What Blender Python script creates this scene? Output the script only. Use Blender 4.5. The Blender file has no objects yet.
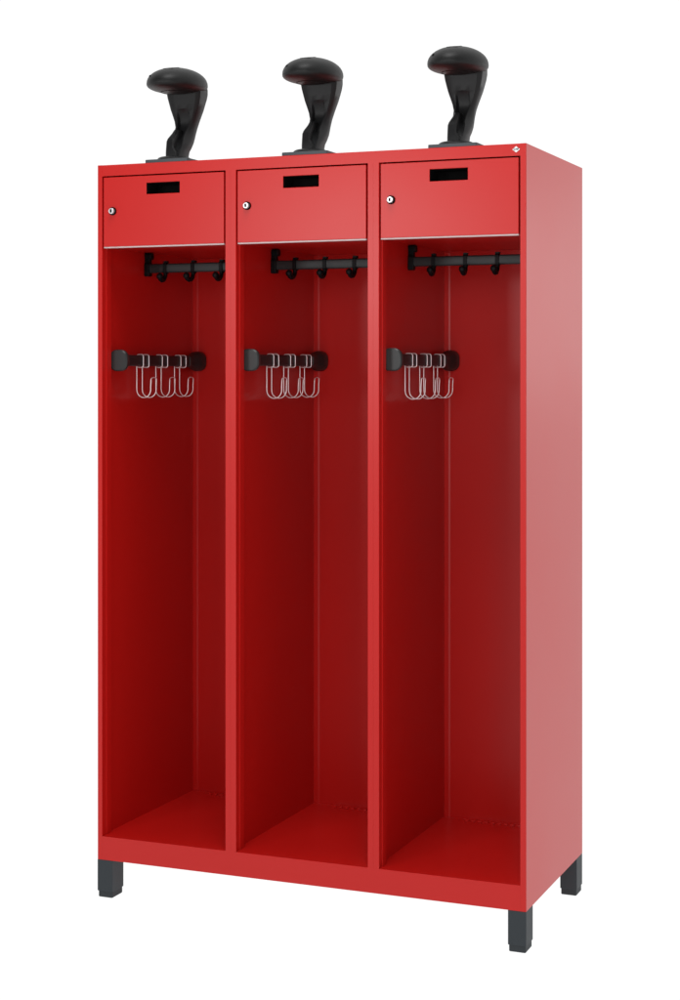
import bpy, bmesh, math, random
from mathutils import Vector
SC = bpy.context.scene
COL = SC.collection
PI = math.pi

# ------------------------------------------------------------ camera
cam = bpy.data.cameras.new('camera')
cam_o = bpy.data.objects.new('camera', cam); COL.objects.link(cam_o)
cam.sensor_fit = 'VERTICAL'; cam.sensor_height = 24.0
cam.lens = 24.0 * 1.7057
cam.shift_y = -0.128
cam.clip_start = 0.05; cam.clip_end = 400
cam_o.location = (1.5907, -3.6446, 1.2858)
cam_o.rotation_euler = (PI/2, 0, 0.3885)
SC.camera = cam_o

# ------------------------------------------------------------ white studio surround
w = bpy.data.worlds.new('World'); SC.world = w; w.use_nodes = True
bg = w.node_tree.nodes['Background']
# white cyclorama behind the locker, glow added below to shine through the floor, dimmer room on the camera's side
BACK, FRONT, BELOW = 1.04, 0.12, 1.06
wn = w.node_tree; bg.inputs[0].default_value = (1, 1, 1, 1)
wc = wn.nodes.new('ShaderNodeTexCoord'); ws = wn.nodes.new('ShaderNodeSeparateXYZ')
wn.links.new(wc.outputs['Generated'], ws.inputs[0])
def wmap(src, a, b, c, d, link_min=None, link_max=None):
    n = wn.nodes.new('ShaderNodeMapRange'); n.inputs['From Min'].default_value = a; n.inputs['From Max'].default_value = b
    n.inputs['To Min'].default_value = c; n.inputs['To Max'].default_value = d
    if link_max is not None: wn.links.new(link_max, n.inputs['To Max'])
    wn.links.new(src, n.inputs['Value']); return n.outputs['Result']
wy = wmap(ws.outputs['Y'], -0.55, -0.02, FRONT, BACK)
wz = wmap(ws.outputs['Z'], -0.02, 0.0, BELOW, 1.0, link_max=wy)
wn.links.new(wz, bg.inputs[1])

# ------------------------------------------------------------ softboxes
def softbox(name, loc, target, sx, sy, power):
    l = bpy.data.lights.new(name, 'AREA'); l.shape = 'RECTANGLE'; l.size = sx; l.size_y = sy; l.energy = power
    o = bpy.data.objects.new(name, l); COL.objects.link(o)
    o.location = loc
    o.rotation_euler = (Vector(target) - Vector(loc)).to_track_quat('-Z', 'Y').to_euler()
    return o
softbox('softbox_front', (-1.44, -4.1, 1.84), (0.05, 0, 1.4), 0.7, 0.7, 34)
softbox('softbox_back', (3.0, 6.2, 1.75), (0.54, 0.2, 1.3), 1.2, 1.2, 6.5)
softbox('softbox_right', (1.3, -3.8, 1.75), (0.0, 0.2, 0.95), 2.0, 1.8, 44)
softbox('softbox_overhead', (0.4, -1.2, 4.4), (0.0, 0.2, 0.15), 1.4, 1.4, 64)
SC.view_settings.view_transform = 'Standard'
SC.view_settings.look = 'None'
SC.view_settings.exposure = 0.0
SC.view_settings.gamma = 1.0
SC.cycles.max_bounces = 10
SC.cycles.diffuse_bounces = 6

# ------------------------------------------------------------ materials
def mat(name, col, rough=0.4, metal=0.0, ior=1.45, coat=0.0, peel=None, var=0.0, scale=30, spec=0.5):
    m = bpy.data.materials.new(name); m.use_nodes = True
    nt = m.node_tree; b = nt.nodes['Principled BSDF']
    b.inputs['Base Color'].default_value = (*col, 1)
    b.inputs['Roughness'].default_value = rough
    b.inputs['Metallic'].default_value = metal
    b.inputs['IOR'].default_value = ior
    b.inputs['Specular IOR Level'].default_value = spec
    b.inputs['Coat Weight'].default_value = coat
    tc = nt.nodes.new('ShaderNodeTexCoord')
    if var:
        n = nt.nodes.new('ShaderNodeTexNoise'); n.inputs['Scale'].default_value = scale; n.inputs['Detail'].default_value = 4
        nt.links.new(tc.outputs['Object'], n.inputs['Vector'])
        mr = nt.nodes.new('ShaderNodeMapRange')
        mr.inputs['To Min'].default_value = rough - var; mr.inputs['To Max'].default_value = rough + var
        nt.links.new(n.outputs['Fac'], mr.inputs['Value'])
        nt.links.new(mr.outputs['Result'], b.inputs['Roughness'])
        mx = nt.nodes.new('ShaderNodeMix'); mx.data_type = 'RGBA'
        mx.inputs[6].default_value = (*[c * 0.96 for c in col], 1)
        mx.inputs[7].default_value = (*[min(1, c * 1.04) for c in col], 1)
        nt.links.new(n.outputs['Fac'], mx.inputs[0]); nt.links.new(mx.outputs[2], b.inputs['Base Color'])
    if peel:
        n2 = nt.nodes.new('ShaderNodeTexNoise'); n2.inputs['Scale'].default_value = peel[0]; n2.inputs['Detail'].default_value = 2
        nt.links.new(tc.outputs['Object'], n2.inputs['Vector'])
        bp = nt.nodes.new('ShaderNodeBump'); bp.inputs['Strength'].default_value = peel[1]; bp.inputs['Distance'].default_value = 0.0005
        nt.links.new(n2.outputs['Fac'], bp.inputs['Height']); nt.links.new(bp.outputs['Normal'], b.inputs['Normal'])
    return m
M_RED = mat('red_powder_coat', (0.488, 0.0082, 0.0062), 0.325, ior=1.38, var=0.03, scale=3)
M_BLACK = mat('black_plastic', (0.009, 0.009, 0.0095), 0.42, ior=1.4, spec=0.30, peel=(1200, 0.25), var=0.05, scale=40)
M_HEAD = mat('black_soft_plastic', (0.006, 0.006, 0.006), 0.47, ior=1.4, spec=0.35, peel=(1500, 0.2), var=0.05, scale=30)
M_HOOK = mat('black_hook_plastic', (0.003, 0.003, 0.0035), 0.50, spec=0.15)
M_RAIL = mat('black_tube', (0.012, 0.0135, 0.014), 0.45, spec=0.4, peel=(1200, 0.15), var=0.05, scale=30)
M_BRACKET = mat('satin_bracket_plastic', (0.018, 0.019, 0.019), 0.38, spec=0.4)
M_DARK = mat('dark_plastic_and_shade', (0.004, 0.004, 0.004), 0.9, spec=0.1)  # dark small parts, and the shade painted into the grip slot
M_GREY = mat('anthracite_coat', (0.031, 0.037, 0.042), 0.55, ior=1.42, spec=0.32, peel=(900, 0.15), var=0.04, scale=12)
M_CAP = mat('anthracite_rubber', (0.030, 0.035, 0.039), 0.62, spec=0.28, peel=(1400, 0.2))
M_PLATE = mat('grey_steel_plate', (0.045, 0.05, 0.057), 0.5, peel=(900, 0.1))
M_EDGE_GLEAM = mat('pale_edge_gleam', (0.76, 0.67, 0.66), 0.35, metal=0.4, var=0.08, scale=25)  # pale tone paints the reflection under the doors
M_WIRE = mat('zinc_wire', (0.90, 0.84, 0.84), 0.36, metal=0.6, var=0.05, scale=80)
M_CHROME = mat('nickel', (0.72, 0.72, 0.73), 0.30, metal=0.6)
M_WHITE = mat('white_enamel', (0.82, 0.82, 0.82), 0.35)
M_INK = mat('grey_print', (0.05, 0.07, 0.065), 0.6)
# floor made translucent so light added from below leaves no contact shadow
mf = bpy.data.materials.new('underlit_shadowless_floor'); mf.use_nodes = True
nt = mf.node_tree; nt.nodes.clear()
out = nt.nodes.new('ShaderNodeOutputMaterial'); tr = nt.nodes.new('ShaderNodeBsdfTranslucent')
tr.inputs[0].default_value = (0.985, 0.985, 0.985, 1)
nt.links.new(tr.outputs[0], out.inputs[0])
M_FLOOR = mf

# ------------------------------------------------------------ helpers
def link(name, bm, m, parent=None, smooth=None, bevel=None, seg=2):
    bmesh.ops.recalc_face_normals(bm, faces=bm.faces)
    me = bpy.data.meshes.new(name); bm.to_mesh(me); bm.free()
    me.materials.append(m)
    if smooth:
        for p in me.polygons: p.use_smooth = True
        me.set_sharp_from_angle(angle=math.radians(smooth))
    o = bpy.data.objects.new(name, me); COL.objects.link(o)
    if parent: o.parent = parent
    if bevel:
        b = o.modifiers.new('bevel', 'BEVEL'); b.width = bevel; b.segments = seg; b.limit_method = 'ANGLE'
        b.angle_limit = math.radians(40)
    return o
def share(o, parent, loc=None):
    c = o.copy(); COL.objects.link(c); c.parent = parent
    if loc is not None: c.location = loc
    return c
def box(bm, x0, x1, y0, y1, z0, z1):
    v = [bm.verts.new(p) for p in [(x0,y0,z0),(x1,y0,z0),(x1,y1,z0),(x0,y1,z0),(x0,y0,z1),(x1,y0,z1),(x1,y1,z1),(x0,y1,z1)]]
    for f in [(0,3,2,1),(4,5,6,7),(0,1,5,4),(1,2,6,5),(2,3,7,6),(3,0,4,7)]: bm.faces.new([v[i] for i in f])
def prism(bm, pts, axis, a0, a1):
    def P(p, a):
        if axis == 2: return (p[0], p[1], a)
        if axis == 1: return (p[0], a, p[1])
        return (a, p[0], p[1])
    A = [bm.verts.new(P(p, a0)) for p in pts]; B = [bm.verts.new(P(p, a1)) for p in pts]
    n = len(pts)
    bm.faces.new(A); bm.faces.new(B[::-1])
    for i in range(n): bm.faces.new([A[i], A[(i+1) % n], B[(i+1) % n], B[i]])
def loft(bm, rings, cap=True):
    R = [[bm.verts.new(p) for p in r] for r in rings]
    n = len(R[0])
    for a, b in zip(R, R[1:]):
        for i in range(n): bm.faces.new([a[i], a[(i+1) % n], b[(i+1) % n], b[i]])
    if cap: bm.faces.new(R[0][::-1]); bm.faces.new(R[-1])
def rrect(hw, hh, r, n=5):
    r = min(r, hw*0.999, hh*0.999); pts = []
    for cx, cy, a0 in [(hw-r, hh-r, 0), (-hw+r, hh-r, 90), (-hw+r, -hh+r, 180), (hw-r, -hh+r, 270)]:
        for k in range(n+1):
            a = math.radians(a0 + 90*k/n); pts.append((cx + r*math.cos(a), cy + r*math.sin(a)))
    return pts
def cyl(bm, c, axis, r, a0, a1, n=32):
    pts = [(r*math.cos(2*PI*k/n), r*math.sin(2*PI*k/n)) for k in range(n)]
    idx = [i for i in range(3) if i != axis]
    prism(bm, [(c[idx[0]]+p[0], c[idx[1]]+p[1]) for p in pts], axis, a0, a1)
def tube(bm, path, r, closed=False, n=8):
    path = [Vector(p) for p in path]; N = len(path); rings = []; up = None
    for i in range(N):
        if closed: t = path[(i+1) % N] - path[i-1]
        else: t = path[min(i+1, N-1)] - path[max(i-1, 0)]
        t.normalize()
        if up is None: up = Vector((0.3, 0.9, 0.2)).cross(t).normalized()
        up = (up - t*up.dot(t)).normalized(); s = t.cross(up)
        rr = r[i] if isinstance(r, (list, tuple)) else r
        rings.append([bm.verts.new(path[i] + rr*(math.cos(2*PI*k/n)*up + math.sin(2*PI*k/n)*s)) for k in range(n)])
    M = N if closed else N-1
    if closed:   # find twist offset for the closing ring
        a, b = rings[-1], rings[0]
        off = min(range(n), key=lambda q: sum((a[k].co - b[(k+q) % n].co).length for k in range(n)))
    for i in range(M):
        a = rings[i]; b = rings[(i+1) % N]; q = off if (closed and i == N-1) else 0
        for k in range(n): bm.faces.new([a[k], a[(k+1) % n], b[(k+1+q) % n], b[(k+q) % n]])
    if not closed: bm.faces.new(rings[0][::-1]); bm.faces.new(rings[-1])
def thing(name, label, cat, loc, group=None):
    o = bpy.data.objects.new(name, None); COL.objects.link(o); o.location = loc
    o['label'] = label; o['category'] = cat
    if group: o['group'] = group
    o.empty_display_size = 0.1
    return o

# ------------------------------------------------------------ floor
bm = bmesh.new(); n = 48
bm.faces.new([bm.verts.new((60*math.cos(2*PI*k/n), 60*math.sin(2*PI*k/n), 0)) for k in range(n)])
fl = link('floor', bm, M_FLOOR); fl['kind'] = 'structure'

# ------------------------------------------------------------ locker
HW = 0.5432; D = 0.5018; Z0 = 0.092; Z1 = 1.792; ZF = 0.149; ZD = 1.5920; ZR = 1.7648
INY = 0.495
CX = [-0.3625, 0.0, 0.3625]
WALL_L = [-0.5355, -0.1783, 0.1842]        # left wall of each bay
WALL_R = [-0.1842, 0.1783, 0.5355]
L = thing('equipment_locker', 'tall red steel locker with three open bays, three small lockable doors and dark grey feet', 'locker', (0, 0, 0))

def corner(cx, cy, r, a0, a1, n=4):
    return [(cx + r*math.cos(math.radians(a0+(a1-a0)*k/n)), cy + r*math.sin(math.radians(a0+(a1-a0)*k/n))) for k in range(n+1)]
for s in (-1, 1):
    r = 0.0022
    p = corner(HW-r, r, r, 0, -90)[::-1] if s > 0 else corner(HW-r, r, r, 0, -90)[::-1]
    pts = p + [(HW, D), (0.5355, D), (0.5355, 0.040), (0.5276, 0.040), (0.5276, 0.019), (0.5300, 0.019), (0.5300, 0.0)]
    pts = [(s*a, b) for a, b in pts]
    bm = bmesh.new(); prism(bm, pts, 2, Z0, Z1)
    link('side_panel', bm, M_RED, L)
bm = bmesh.new()   # top panel with folded front rail
prism(bm, [(0.0, ZR), (0.0, Z1-0.0015), (0.0015, Z1), (D, Z1), (D, Z1-0.004), (0.019, Z1-0.004), (0.019, ZR)], 0, -0.5299, 0.5299)
link('top_panel', bm, M_RED, L)
bm = bmesh.new()
box(bm, -0.5299, 0.5299, 0.0, 0.019, Z0, ZF)
box(bm, -0.5354, 0.5354, 0.484, INY, Z0, ZF-0.0045)
box(bm, -0.5354, -0.5234, 0.0195, 0.4838, Z0+0.001, ZF-0.0045)
box(bm, 0.5234, 0.5354, 0.0195, 0.4838, Z0+0.001, ZF-0.0045)
link('base_rail', bm, M_RED, L)
# floor panels, one per bay, with a row of punched vent slots near the back
for i in range(3):
    bm = bmesh.new()
    x0, x1 = WALL_L[i], WALL_R[i]
    xs = [x0]
    slots = []
    for k in range(14):
        xa = CX[i] - 0.1135 + k*0.0170
        slots.append((xa, xa+0.0085)); xs += [xa, xa+0.0085]
    xs.append(x1)
    ys = [0.0190, 0.2, 0.4725, 0.4785, INY]
    V = [[bm.verts.new((x, y, ZF)) for x in xs] for y in ys]
    for j in range(4):
        for k in range(len(xs)-1):
            if j == 2 and any(abs(xs[k]-a) < 1e-6 for a, b in slots): continue
            bm.faces.new([V[j][k], V[j][k+1], V[j+1][k+1], V[j+1][k]])
    for a, b in slots:      # raised louvre hood added before each slot, shaped to catch light as a pale dash
        if b > x1: continue
        prism(bm, [(0.4720-0.0024*math.cos(PI*k/6), ZF+0.0002+0.0040*math.sin(PI*k/6)) for k in range(7)], 0, a+0.0002, b-0.0002)
    link('floor_panel', bm, M_RED, L)
# back panel with folded seams at the left of each bay
bm = bmesh.new()
box(bm, -0.5354, 0.5354, INY+0.0002, D, Z0+0.0005, Z1-0.0045)
for i in range(3):
    prism(bm, [(WALL_L[i]+0.0002, INY+0.0002), (WALL_L[i]+0.0002, INY-0.0007), (WALL_L[i]+0.0120, INY-0.0007), (WALL_L[i]+0.0165, INY+0.0002)], 2, ZF+0.0003, ZD-0.001)
link('back_panel', bm, M_RED, L)
# partitions with the wider front post
for cx in (-0.18125, 0.18125):
    r = 0.0009
    half = [(0.0002, 0.0004), (0.0002, 0.0)] + [(0.0140-r, 0.0), (0.0140, r), (0.0140, 0.019), (0.0162, 0.019), (0.0162, 0.040), (0.0030, 0.040), (0.0030, INY)]
    pts = [(cx+a, b) for a, b in half] + [(cx-a, b) for a, b in half[::-1]]
    bm = bmesh.new(); prism(bm, pts, 2, ZF, ZR)
    link('partition_post', bm, M_RED, L)
# shelves above the bays
for i in range(3):
    bm = bmesh.new(); x0, x1 = WALL_L[i]+0.0003, WALL_R[i]-0.0003
    box(bm, x0, x1, 0.041, INY-0.002, ZD+0.001, ZD+0.004)
    box(bm, CX[i]-0.1645, CX[i]+0.1645, 0.020, 0.0409, ZD+0.0012, ZD+0.0042)
    link('shelf', bm, M_RED, L)

# doors
def make_door():
    e = 0.1632; bm = bmesh.new()
    z0, z1 = ZD-1.6, 1.7614-1.6          # local z, origin at 1.6
    sx0, sx1, sz0, sz1 = -0.0450, 0.0455, 1.7165-1.6, 1.7440-1.6
    xs = [-e, sx0, sx1, e]; zs = [z0, sz0, sz1, z1]
    for (y, flip) in ((0.0, 0), (0.017, 1)):
        V = [[bm.verts.new((x, y, z)) for x in xs] for z in zs]
        if y == 0: A = V
        else: B = V
        for j in range(3):
            for k in range(3):
                if j == 1 and k == 1: continue
                bm.faces.new([V[j][k], V[j][k+1], V[j+1][k+1], V[j+1][k]])
    for j in range(3):
        for k in (0, 3): bm.faces.new([A[j][k], A[j+1][k], B[j+1][k], B[j][k]])
    for k in range(3):
        for j in (0, 3): bm.faces.new([A[j][k], A[j][k+1], B[j][k+1], B[j][k]])
    bm.faces.new([A[1][1], A[1][2], B[1][2], B[1][1]]); bm.faces.new([A[2][1], A[2][2], B[2][2], B[2][1]])
    bm.faces.new([A[1][1], A[2][1], B[2][1], B[1][1]]); bm.faces.new([A[1][2], A[2][2], B[2][2], B[1][2]])
    door = link('door', bm, M_RED, L, bevel=0.0009, seg=2)
    # near-black liner added in the grip slot, its shade put into the colour
    bm = bmesh.new()
    x0, x1, a0, a1, y0, y1 = sx0+0.0004, sx1-0.0004, sz0+0.0004, sz1-0.0004, 0.0010, 0.060
    box(bm, x0, x1, y0, y1, a0, a1)
    fr = min(bm.faces, key=lambda f: f.calc_center_median().y); bm.faces.remove(fr)
    grip = link('grip_recess', bm, M_DARK, door)
    # lock
    c = (-0.1375, 0, 0.0782); bm = bmesh.new()
    cyl(bm, c, 1, 0.0098, -0.0034, 0.001); n1 = len(bm.faces)
    n = 32
    def ring(r, y): return [(c[0]+r*math.cos(2*PI*k/n), y, c[2]+r*math.sin(2*PI*k/n)) for k in range(n)]
    loft(bm, [ring(0.0069, -0.0029), ring(0.0069, -0.0095), ring(0.0061, -0.0104)]); n2 = len(bm.faces)
    prism(bm, [(c[0]-0.0014, c[2]-0.0042), (c[0]+0.0014, c[2]-0.0042), (c[0]+0.0024, c[2]+0.0003), (c[0]+0.0018, c[2]+0.0042), (c[0]-0.0018, c[2]+0.0042), (c[0]-0.0024, c[2]+0.0003)], 1, -0.0114, -0.0095)
    bm.faces.ensure_lookup_table()
    for k, f in enumerate(bm.faces): f.material_index = 1 if n1 <= k < n2 else 0
    lk = link('lock', bm, M_DARK, door, smooth=40); lk.data.materials.append(M_CHROME)
    # strip added along the lower edge, underside reflection put into its pale colour
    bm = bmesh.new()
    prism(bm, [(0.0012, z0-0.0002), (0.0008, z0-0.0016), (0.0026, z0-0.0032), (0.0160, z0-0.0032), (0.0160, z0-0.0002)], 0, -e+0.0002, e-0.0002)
    link('edge_reflection', bm, M_EDGE_GLEAM, door)
    return door
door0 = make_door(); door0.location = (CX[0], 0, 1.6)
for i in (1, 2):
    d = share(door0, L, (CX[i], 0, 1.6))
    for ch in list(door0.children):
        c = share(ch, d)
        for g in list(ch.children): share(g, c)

# feet
bm = bmesh.new(); FS = 0.0420; FD = 0.0550
box(bm, -FS/2, FS/2, -FD/2, FD/2, 0.0150, Z0-0.0002)
foot0 = link('foot', bm, M_GREY, L, bevel=0.0012)
bm = bmesh.new(); q = FS/2 - 0.0016; qd = FD/2 - 0.0016
loft(bm, [[(x*k, y*k, z) for x, y in rrect(q, qd, 0.003, 2)] for z, k in ((0.0, 0.96), (0.0015, 1.0), (0.0155, 1.0))])
cap0 = link('foot_cap', bm, M_CAP, foot0)
spots = [(-HW+FS/2, FD/2), (HW-FS/2, FD/2), (HW-FS/2, D-FD/2), (-HW+FS/2, D-FD/2)]
foot0.location = (*spots[0], 0)
for s in spots[1:]:
    f = share(foot0, L, (*s, 0)); share(cap0, f)

# badge
bm = bmesh.new(); bx, bz = 0.5205, 1.7790
prism(bm, [(bx-0.0086, bz), (bx, bz-0.0070), (bx+0.0086, bz), (bx, bz+0.0070)], 1, -0.0012, -0.0001)
badge = link('badge', bm, M_WHITE, L, bevel=0.0003)
cu = bpy.data.curves.new('badge_print', 'FONT'); cu.body = 'C+P'; cu.size = 0.0064; cu.align_x = 'CENTER'; cu.align_y = 'CENTER'
cu.extrude = 0.00012; cu.offset = 0.00035
tmp = bpy.data.objects.new('badge_print', cu); COL.objects.link(tmp)
bpy.context.view_layer.update()
me = bpy.data.meshes.new_from_object(tmp.evaluated_get(bpy.context.evaluated_depsgraph_get()))
bpy.data.objects.remove(tmp); me.materials.clear(); me.materials.append(M_INK)
tx = bpy.data.objects.new('badge_print', me); COL.objects.link(tx); tx.parent = badge
tx.location = (bx, -0.00135, bz); tx.rotation_euler = (PI/2, 0, 0)

# upper coat rail with sliding hooks
RY, RZ = 0.230, 1.5515
def make_coat_hook():
    bm = bmesh.new()     # clamp that wraps the tube
    a, b = 0.0085, 0.0145
    outer = rrect(a, b, 0.005, 3); inner = rrect(a-0.0022, b-0.0022, 0.0035, 3)
    n = len(outer); hw = 0.0046
    for (A, B) in ((outer, inner),):
        vs = [[bm.verts.new((x, p[0], p[1])) for p in P] for x in (-hw, hw) for P in (A, B)]
        o0, i0, o1, i1 = vs
        for k in range(n):
            m_ = (k+1) % n
            bm.faces.new([o0[k], o0[m_], o1[m_], o1[k]]); bm.faces.new([i0[k], i1[k], i1[m_], i0[m_]])
            bm.faces.new([o0[k], i0[k], i0[m_], o0[m_]]); bm.faces.new([o1[k], o1[m_], i1[m_], i1[k]])
    box(bm, -0.0050, 0.0050, -0.004, 0.008, b-0.0005, b+0.004)        # small nub on top
    path = [(0, -0.002, -b+0.001), (0, -0.003, -b-0.005), (0, -0.006, -b-0.011), (0, -0.013, -b-0.0165), (0, -0.022, -b-0.0175), (0, -0.030, -b-0.0145), (0, -0.034, -b-0.009)]
    tube(bm, path, [0.0058, 0.0056, 0.0056, 0.0058, 0.0060, 0.0062, 0.0058], n=10)
    res = bmesh.ops.create_uvsphere(bm, u_segments=16, v_segments=10, radius=0.0085)
    bmesh.ops.translate(bm, verts=res['verts'], vec=(0, -0.0345, -b-0.008))
    return link('sliding_hook', bm, M_HOOK, None, smooth=50)
hk = None
for i in range(3):
    x0, x1 = WALL_L[i]+0.0003, WALL_R[i]-0.0003
    bm = bmesh.new()
    prism(bm, [(RY+p[0], RZ+p[1]) for p in rrect(0.0060, 0.0118, 0.004, 3)], 0, x0+0.004, x1-0.004)
    rail = link('coat_rail', bm, M_RAIL, L, smooth=40)
    for s, xw in ((1, x0), (-1, x1)):
        bm = bmesh.new()
        ya = lambda v: [( xw + s*v[0], RY+v[1], v[2]) for _ in (0,)][0]
        prof = [(-0.009, RZ-0.020), (0.009, RZ-0.020), (0.010, RZ-0.012), (0.010, RZ+0.010), (0.007, RZ+0.018), (0.0065, RZ+0.0300), (-0.0065, RZ+0.0300), (-0.007, RZ+0.018), (-0.010, RZ+0.010), (-0.010, RZ-0.012)]
        prism(bm, [(RY+p[0], p[1]) for p in prof], 0, min(xw, xw+s*0.014), max(xw, xw+s*0.014))
        q0, q1 = min(xw+s*0.0003, xw+s*0.0190), max(xw+s*0.0003, xw+s*0.0190)
        prism(bm, [(RY+0.001+p[0], RZ+0.0315+p[1]) for p in rrect(0.0095, 0.0090, 0.006, 3)], 0, q0, q1)
        link('rail_bracket', bm, M_HOOK, rail, bevel=0.0015)
    xc = (WALL_L[i]+WALL_R[i])/2 if i else -0.3600
    for kx in (-0.1145, -0.0345, 0.0450, 0.1250):
        if hk is None:
            hk = make_coat_hook(); hk.parent = rail; h = hk
        else:
            h = share(hk, rail)
        h.location = (CX[i]+kx, RY, RZ)
        h.rotation_euler = (0, 0, random.Random(int(1000*(kx+CX[i]))).uniform(-0.12, 0.12))

# lower rail on the left wall of each bay
HZ = 1.3145
for i in range(3):
    wx = WALL_L[i]; cx = wx+0.0215
    bm = bmesh.new()
    prism(bm, [(cx+p[0], HZ+p[1]) for p in rrect(0.0078, 0.0138, 0.0072, 5)], 1, 0.060, INY-0.008)
    rail = link('hook_rail', bm, M_RAIL, L, smooth=40)
    for y0, s, F, W, dx in ((0.0425, 1, 1.0, 1.14, 0.0038), (INY-0.0022, -1, 2.2, 0.97, 0.0)):
        bm = bmesh.new(); rings = []
        for dy, hw, hh, r in ((0.0, 0.0195, 0.0220, 0.018), (0.0025, 0.0220, 0.0245, 0.020), (0.0100*F, 0.0222, 0.0245, 0.020), (0.0145*F, 0.0200, 0.0225, 0.018), (0.0190*F, 0.0145, 0.0185, 0.0125), (0.013+0.019*F, 0.0108, 0.0162, 0.0100), (0.031+0.019*F, 0.0095, 0.0152, 0.0090), (0.0315+0.019*F, 0.0082, 0.0140, 0.0078)):
            big = hh > 0.0180
            if big: hw *= W; hh *= 1.08
            rings.append([(cx+(dx if big else 0)+p[0], y0+s*dy, HZ+p[1]) for p in rrect(hw, hh, r, 5)])
        loft(bm, rings)
        link('end_bracket', bm, M_BRACKET, rail, smooth=35)

# ------------------------------------------------------------ wire hooks (hang on the lower rail)
def make_wire_hook():
    # local origin: centre of the tube section; x away from the wall, y along the rail
    r = 0.0014; prof = []
    hw, hh = 0.0095, 0.0156
    # front end under the tube -> front -> over the top -> behind -> below -> U -> tip
    prof += [(-0.0060, -hh-0.0008), (0.0, -hh-0.0012), (0.0060, -hh-0.0008), (0.0088, -hh+0.0008), (hw, -hh+0.0040)]
    for k in range(0, 7):
        a = math.radians(15*k); prof.append((hw-0.006+0.006*math.cos(a), hh-0.006+0.006*math.sin(a)))
    for k in range(0, 7):
        a = math.radians(90+15*k); prof.append((-hw+0.006+0.006*math.cos(a), hh-0.006+0.006*math.sin(a)))
    prof += [(-hw, -0.006), (-hw, -0.030), (-hw, -0.060), (-hw, -0.0735)]
    R = 0.0200
    for k in range(1, 13):
        a = math.radians(180+15*k); prof.append((-hw+R+R*math.cos(a), -0.0735+R*math.sin(a)))
    prof += [(2*R-hw, -0.064), (2*R-hw+0.0006, -0.052), (2*R-hw+0.0010, -0.0470)]
    g = 0.0145; path = [(p[0], -g, p[1]) for p in prof]
    x, z = prof[-1]
    for k in range(1, 6):
        a = PI*k/6; path.append((x+0.0003, -g*math.cos(a), z+0.0045*math.sin(a)))
    path += [(p[0], g, p[1]) for p in prof[::-1]]
    x, z = prof[0]
    for k in range(1, 6):
        a = PI*k/6; path.append((x, g*math.cos(a), z-0.001*math.sin(a)))
    bm = bmesh.new(); tube(bm, path, r, closed=True, n=8)
    return link('wire_hook', bm, M_WIRE, None, smooth=60)
BAY = ['left', 'middle', 'right']
ORD = ['nearest the front', 'second of three', 'nearest the back wall']
ys = [[0.176, 0.277, 0.380], [0.187, 0.289, 0.391], [0.186, 0.290, 0.393]]
wh = None
for i in range(3):
    for k in range(3):
        if wh is None: wh = make_wire_hook(); o = wh
        else: o = wh.copy(); COL.objects.link(o)
        o.location = (WALL_L[i]+0.0215, ys[i][k], HZ)
        o['label'] = 'silver wire hook on the rail in the %s bay, %s' % (BAY[i], ORD[k])
        o['category'] = 'hook'; o['group'] = 'silver wire hooks on the lower rails'

# ------------------------------------------------------------ helmet holders on the top
def sect(cx, cy, hx, hy, z, g=0.5, d=0.0, rc=0.12, gx=0.0):
    """closed section with a front groove of half width g*hx and depth d; rc is the chamfer of the right front edge"""
    c = 0.30
    P = [(-hx, -hy*(1-1.6*c)), (-hx*(1-c*0.30), -hy*(1-c*0.5)), (-hx*(1-c*0.9), -hy), (gx-g*hx, -hy), (gx-g*hx*0.78, -hy+d), (gx, -hy+d*1.02), (gx+g*hx*0.78, -hy+d), (gx+g*hx, -hy),
         (hx*(1-rc*2.0), -hy), (hx*(1-rc), -hy*(1-rc*1.2)), (hx, -hy*(1-rc*3.2)), (hx, hy*(1-2*c)), (hx*(1-c*0.55), hy*(1-c*0.35)), (hx*(1-c*1.4), hy), (0, hy), (-hx*(1-c*1.4), hy), (-hx*(1-c*0.55), hy*(1-c*0.35)), (-hx, hy*(1-2*c))]
    return [(cx+x, cy+y, z) for x, y in P]
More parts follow.
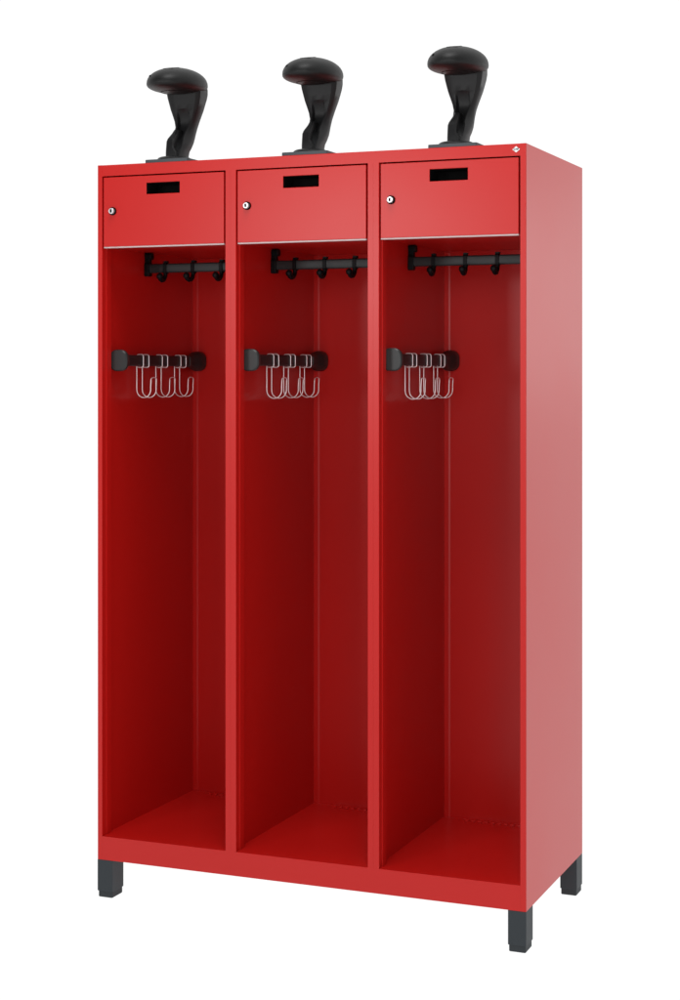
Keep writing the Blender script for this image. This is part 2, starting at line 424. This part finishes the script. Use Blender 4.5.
def make_holder():
    root = thing('helmet_holder', '', 'helmet holder', (0, 0, Z1), 'black helmet holders on top of the locker')
    bm = bmesh.new()
    loft(bm, [[(p[0]+0.0005, 0.0605+p[1], z) for p in rrect(0.0580-e, 0.0590-e, 0.004, 3)] for z, e in ((0.0003, 0.0), (0.0072, 0.0), (0.0080, 0.0008))])
    link('mounting_plate', bm, M_PLATE, root, smooth=30)
    bm = bmesh.new(); n = 40
    loft(bm, [[(-0.0095+r*math.cos(2*PI*k/n), 0.064+r*math.sin(2*PI*k/n), z) for k in range(n)] for r, z in ((0.0425, 0.0081), (0.0425, 0.0125), (0.0400, 0.0160), (0.0360, 0.0180))])
    link('swivel_disc', bm, M_BLACK, root, smooth=35)
    X0 = -0.0105
    bm = bmesh.new()
    def br(x0, x1, y0, y1, z):
        c = 0.003; x0 += X0; x1 += X0
        return [(x0+c, y0, z), (x1-c, y0, z), (x1, y0+c, z), (x1, y1-c, z), (x1-c, y1, z), (x0+c, y1, z), (x0, y1-c, z), (x0, y0+c, z)]
    loft(bm, [br(-0.0185, 0.0130, 0.052, 0.088, 0.0180), br(-0.0185, 0.0110, 0.052, 0.090, 0.030), br(-0.0188, 0.0020, 0.054, 0.096, 0.0420), br(-0.0190, 0.0010, 0.057, 0.102, 0.0580), br(-0.0175, 0.0000, 0.060, 0.108, 0.0650), br(-0.0130, -0.0010, 0.075, 0.118, 0.0800), br(-0.0120, -0.0020, 0.085, 0.125, 0.0900)])
    link('hinge_bracket', bm, M_BLACK, root, smooth=30)
    bm = bmesh.new()
    Z = [(0.0180, 0.0115, 0.0810, 0.0080, 0.0260, 0.5, 0.000, 0.16, 0.0),
         (0.0260, 0.0110, 0.0840, 0.0090, 0.0250, 0.5, 0.000, 0.16, 0.0),
         (0.0360, 0.0105, 0.0880, 0.0100, 0.0240, 0.5, 0.000, 0.18, 0.0),
         (0.0460, 0.0100, 0.0950, 0.0130, 0.0240, 0.5, 0.000, 0.22, 0.0),
         (0.0600, 0.0080, 0.1050, 0.0165, 0.0240, 0.40, 0.002, 0.26, -0.002),
         (0.0700, 0.0015, 0.1130, 0.0230, 0.0235, 0.46, 0.005, 0.26, -0.004),
         (0.0840, 0.0000, 0.1230, 0.0235, 0.0220, 0.54, 0.0095, 0.24, -0.003),
         (0.1000, 0.0000, 0.1310, 0.0245, 0.0210, 0.60, 0.0105, 0.18, -0.001),
         (0.1150, 0.0000, 0.1340, 0.0285, 0.0220, 0.56, 0.0095, 0.12, 0.0),
         (0.1320, 0.0000, 0.1350, 0.0345, 0.0245, 0.50, 0.0055, 0.10, 0.0),
         (0.1420, 0.0000, 0.1355, 0.0380, 0.0265, 0.46, 0.0022, 0.10, 0.0),
         (0.1445, 0.0000, 0.1355, 0.0388, 0.0270, 0.45, 0.000, 0.10, 0.0),
         (0.1580, 0.0000, 0.1360, 0.0425, 0.0290, 0.46, 0.0000, 0.10, 0.0),
         (0.1720, 0.0000, 0.1365, 0.0458, 0.0325, 0.46, 0.0000, 0.10, 0.0),
         (0.1840, 0.0000, 0.1365, 0.0475, 0.0350, 0.46, 0.0000, 0.10, 0.0),
         (0.1960, 0.0000, 0.1365, 0.0475, 0.0350, 0.46, 0.0000, 0.10, 0.0)]
    loft(bm, [sect(X0+cx, cy, hx, hy, z, g, d, rc, gx) for z, cx, cy, hx, hy, g, d, rc, gx in Z])
    link('arm', bm, M_BLACK, root, smooth=34)
    # domed pad
    bm = bmesh.new(); NU, NV = 48, 22; c = Vector((-0.0130, 0.086, 0.1985)); rings = []
    a, b, up, dn = 0.0665, 0.101, 0.0425, 0.0205
    def pt(u, v):
        ct = abs(math.cos(v)); st = math.sin(v)
        x = a*math.cos(u)*ct; y = b*math.sin(u)*ct
        e = 0.92 if st > 0 else 0.80
        z = (up if st > 0 else dn)*math.copysign(abs(st)**e, st) + 0.05*y
        return (c.x+x, c.y+y, c.z+z)
    vs = [-PI/2*0.985 + PI*0.985*k/NV for k in range(NV+1)]
    for v in vs: rings.append([pt(2*PI*k/NU, v) for k in range(NU)])
    loft(bm, rings)
    pad = link('helmet_pad', bm, M_HEAD, root, smooth=50)
    def topz(x, y):
        q = max(0, 1-((x-c.x)/a)**2-((y-c.y)/b)**2); return c.z + up*(q**0.5)**0.92 + 0.05*(y-c.y)
    bm = bmesh.new(); rings = []
    for dz in (-0.004, 0.0007):
        rings.append([(c.x+0.004+p[0], 0.046+p[1], topz(c.x+0.004+p[0], 0.046+p[1])+dz) for p in rrect(0.0135, 0.020, 0.005, 3)])
    loft(bm, rings)
    link('crown_slot', bm, M_DARK, pad)
    bm = bmesh.new()
    bmesh.ops.create_uvsphere(bm, u_segments=12, v_segments=8, radius=0.0042)
    q = Vector(pt(math.radians(238), math.radians(20)))
    q = c + (q-c)*0.972
    bmesh.ops.translate(bm, verts=bm.verts, vec=q)
    link('front_notch', bm, M_DARK, pad, smooth=60)
    bm = bmesh.new(); path = []
    for k in range(64):
        p = pt(2*PI*k/64, math.radians(-58)); path.append((c.x+(p[0]-c.x)*1.002, c.y+(p[1]-c.y)*1.002, p[2]))
    tube(bm, path, 0.0009, closed=True, n=6)
    link('shell_seam', bm, M_DARK, pad, smooth=60)
    return root
h0 = make_holder()
lab = ['black helmet holder with domed pad standing above the left bay of the locker',
       'black helmet holder with domed pad standing above the middle bay of the locker',
       'black helmet holder with domed pad standing above the right bay, nearest the diamond badge']
for i in range(3):
    if i == 0: r = h0
    else:
        r = h0.copy(); COL.objects.link(r)
        for ch in list(h0.children):
            c = share(ch, r)
            for g in list(ch.children): share(g, c)
    r.location = (CX[i]+0.0075, 0.0, Z1); r['label'] = lab[i]
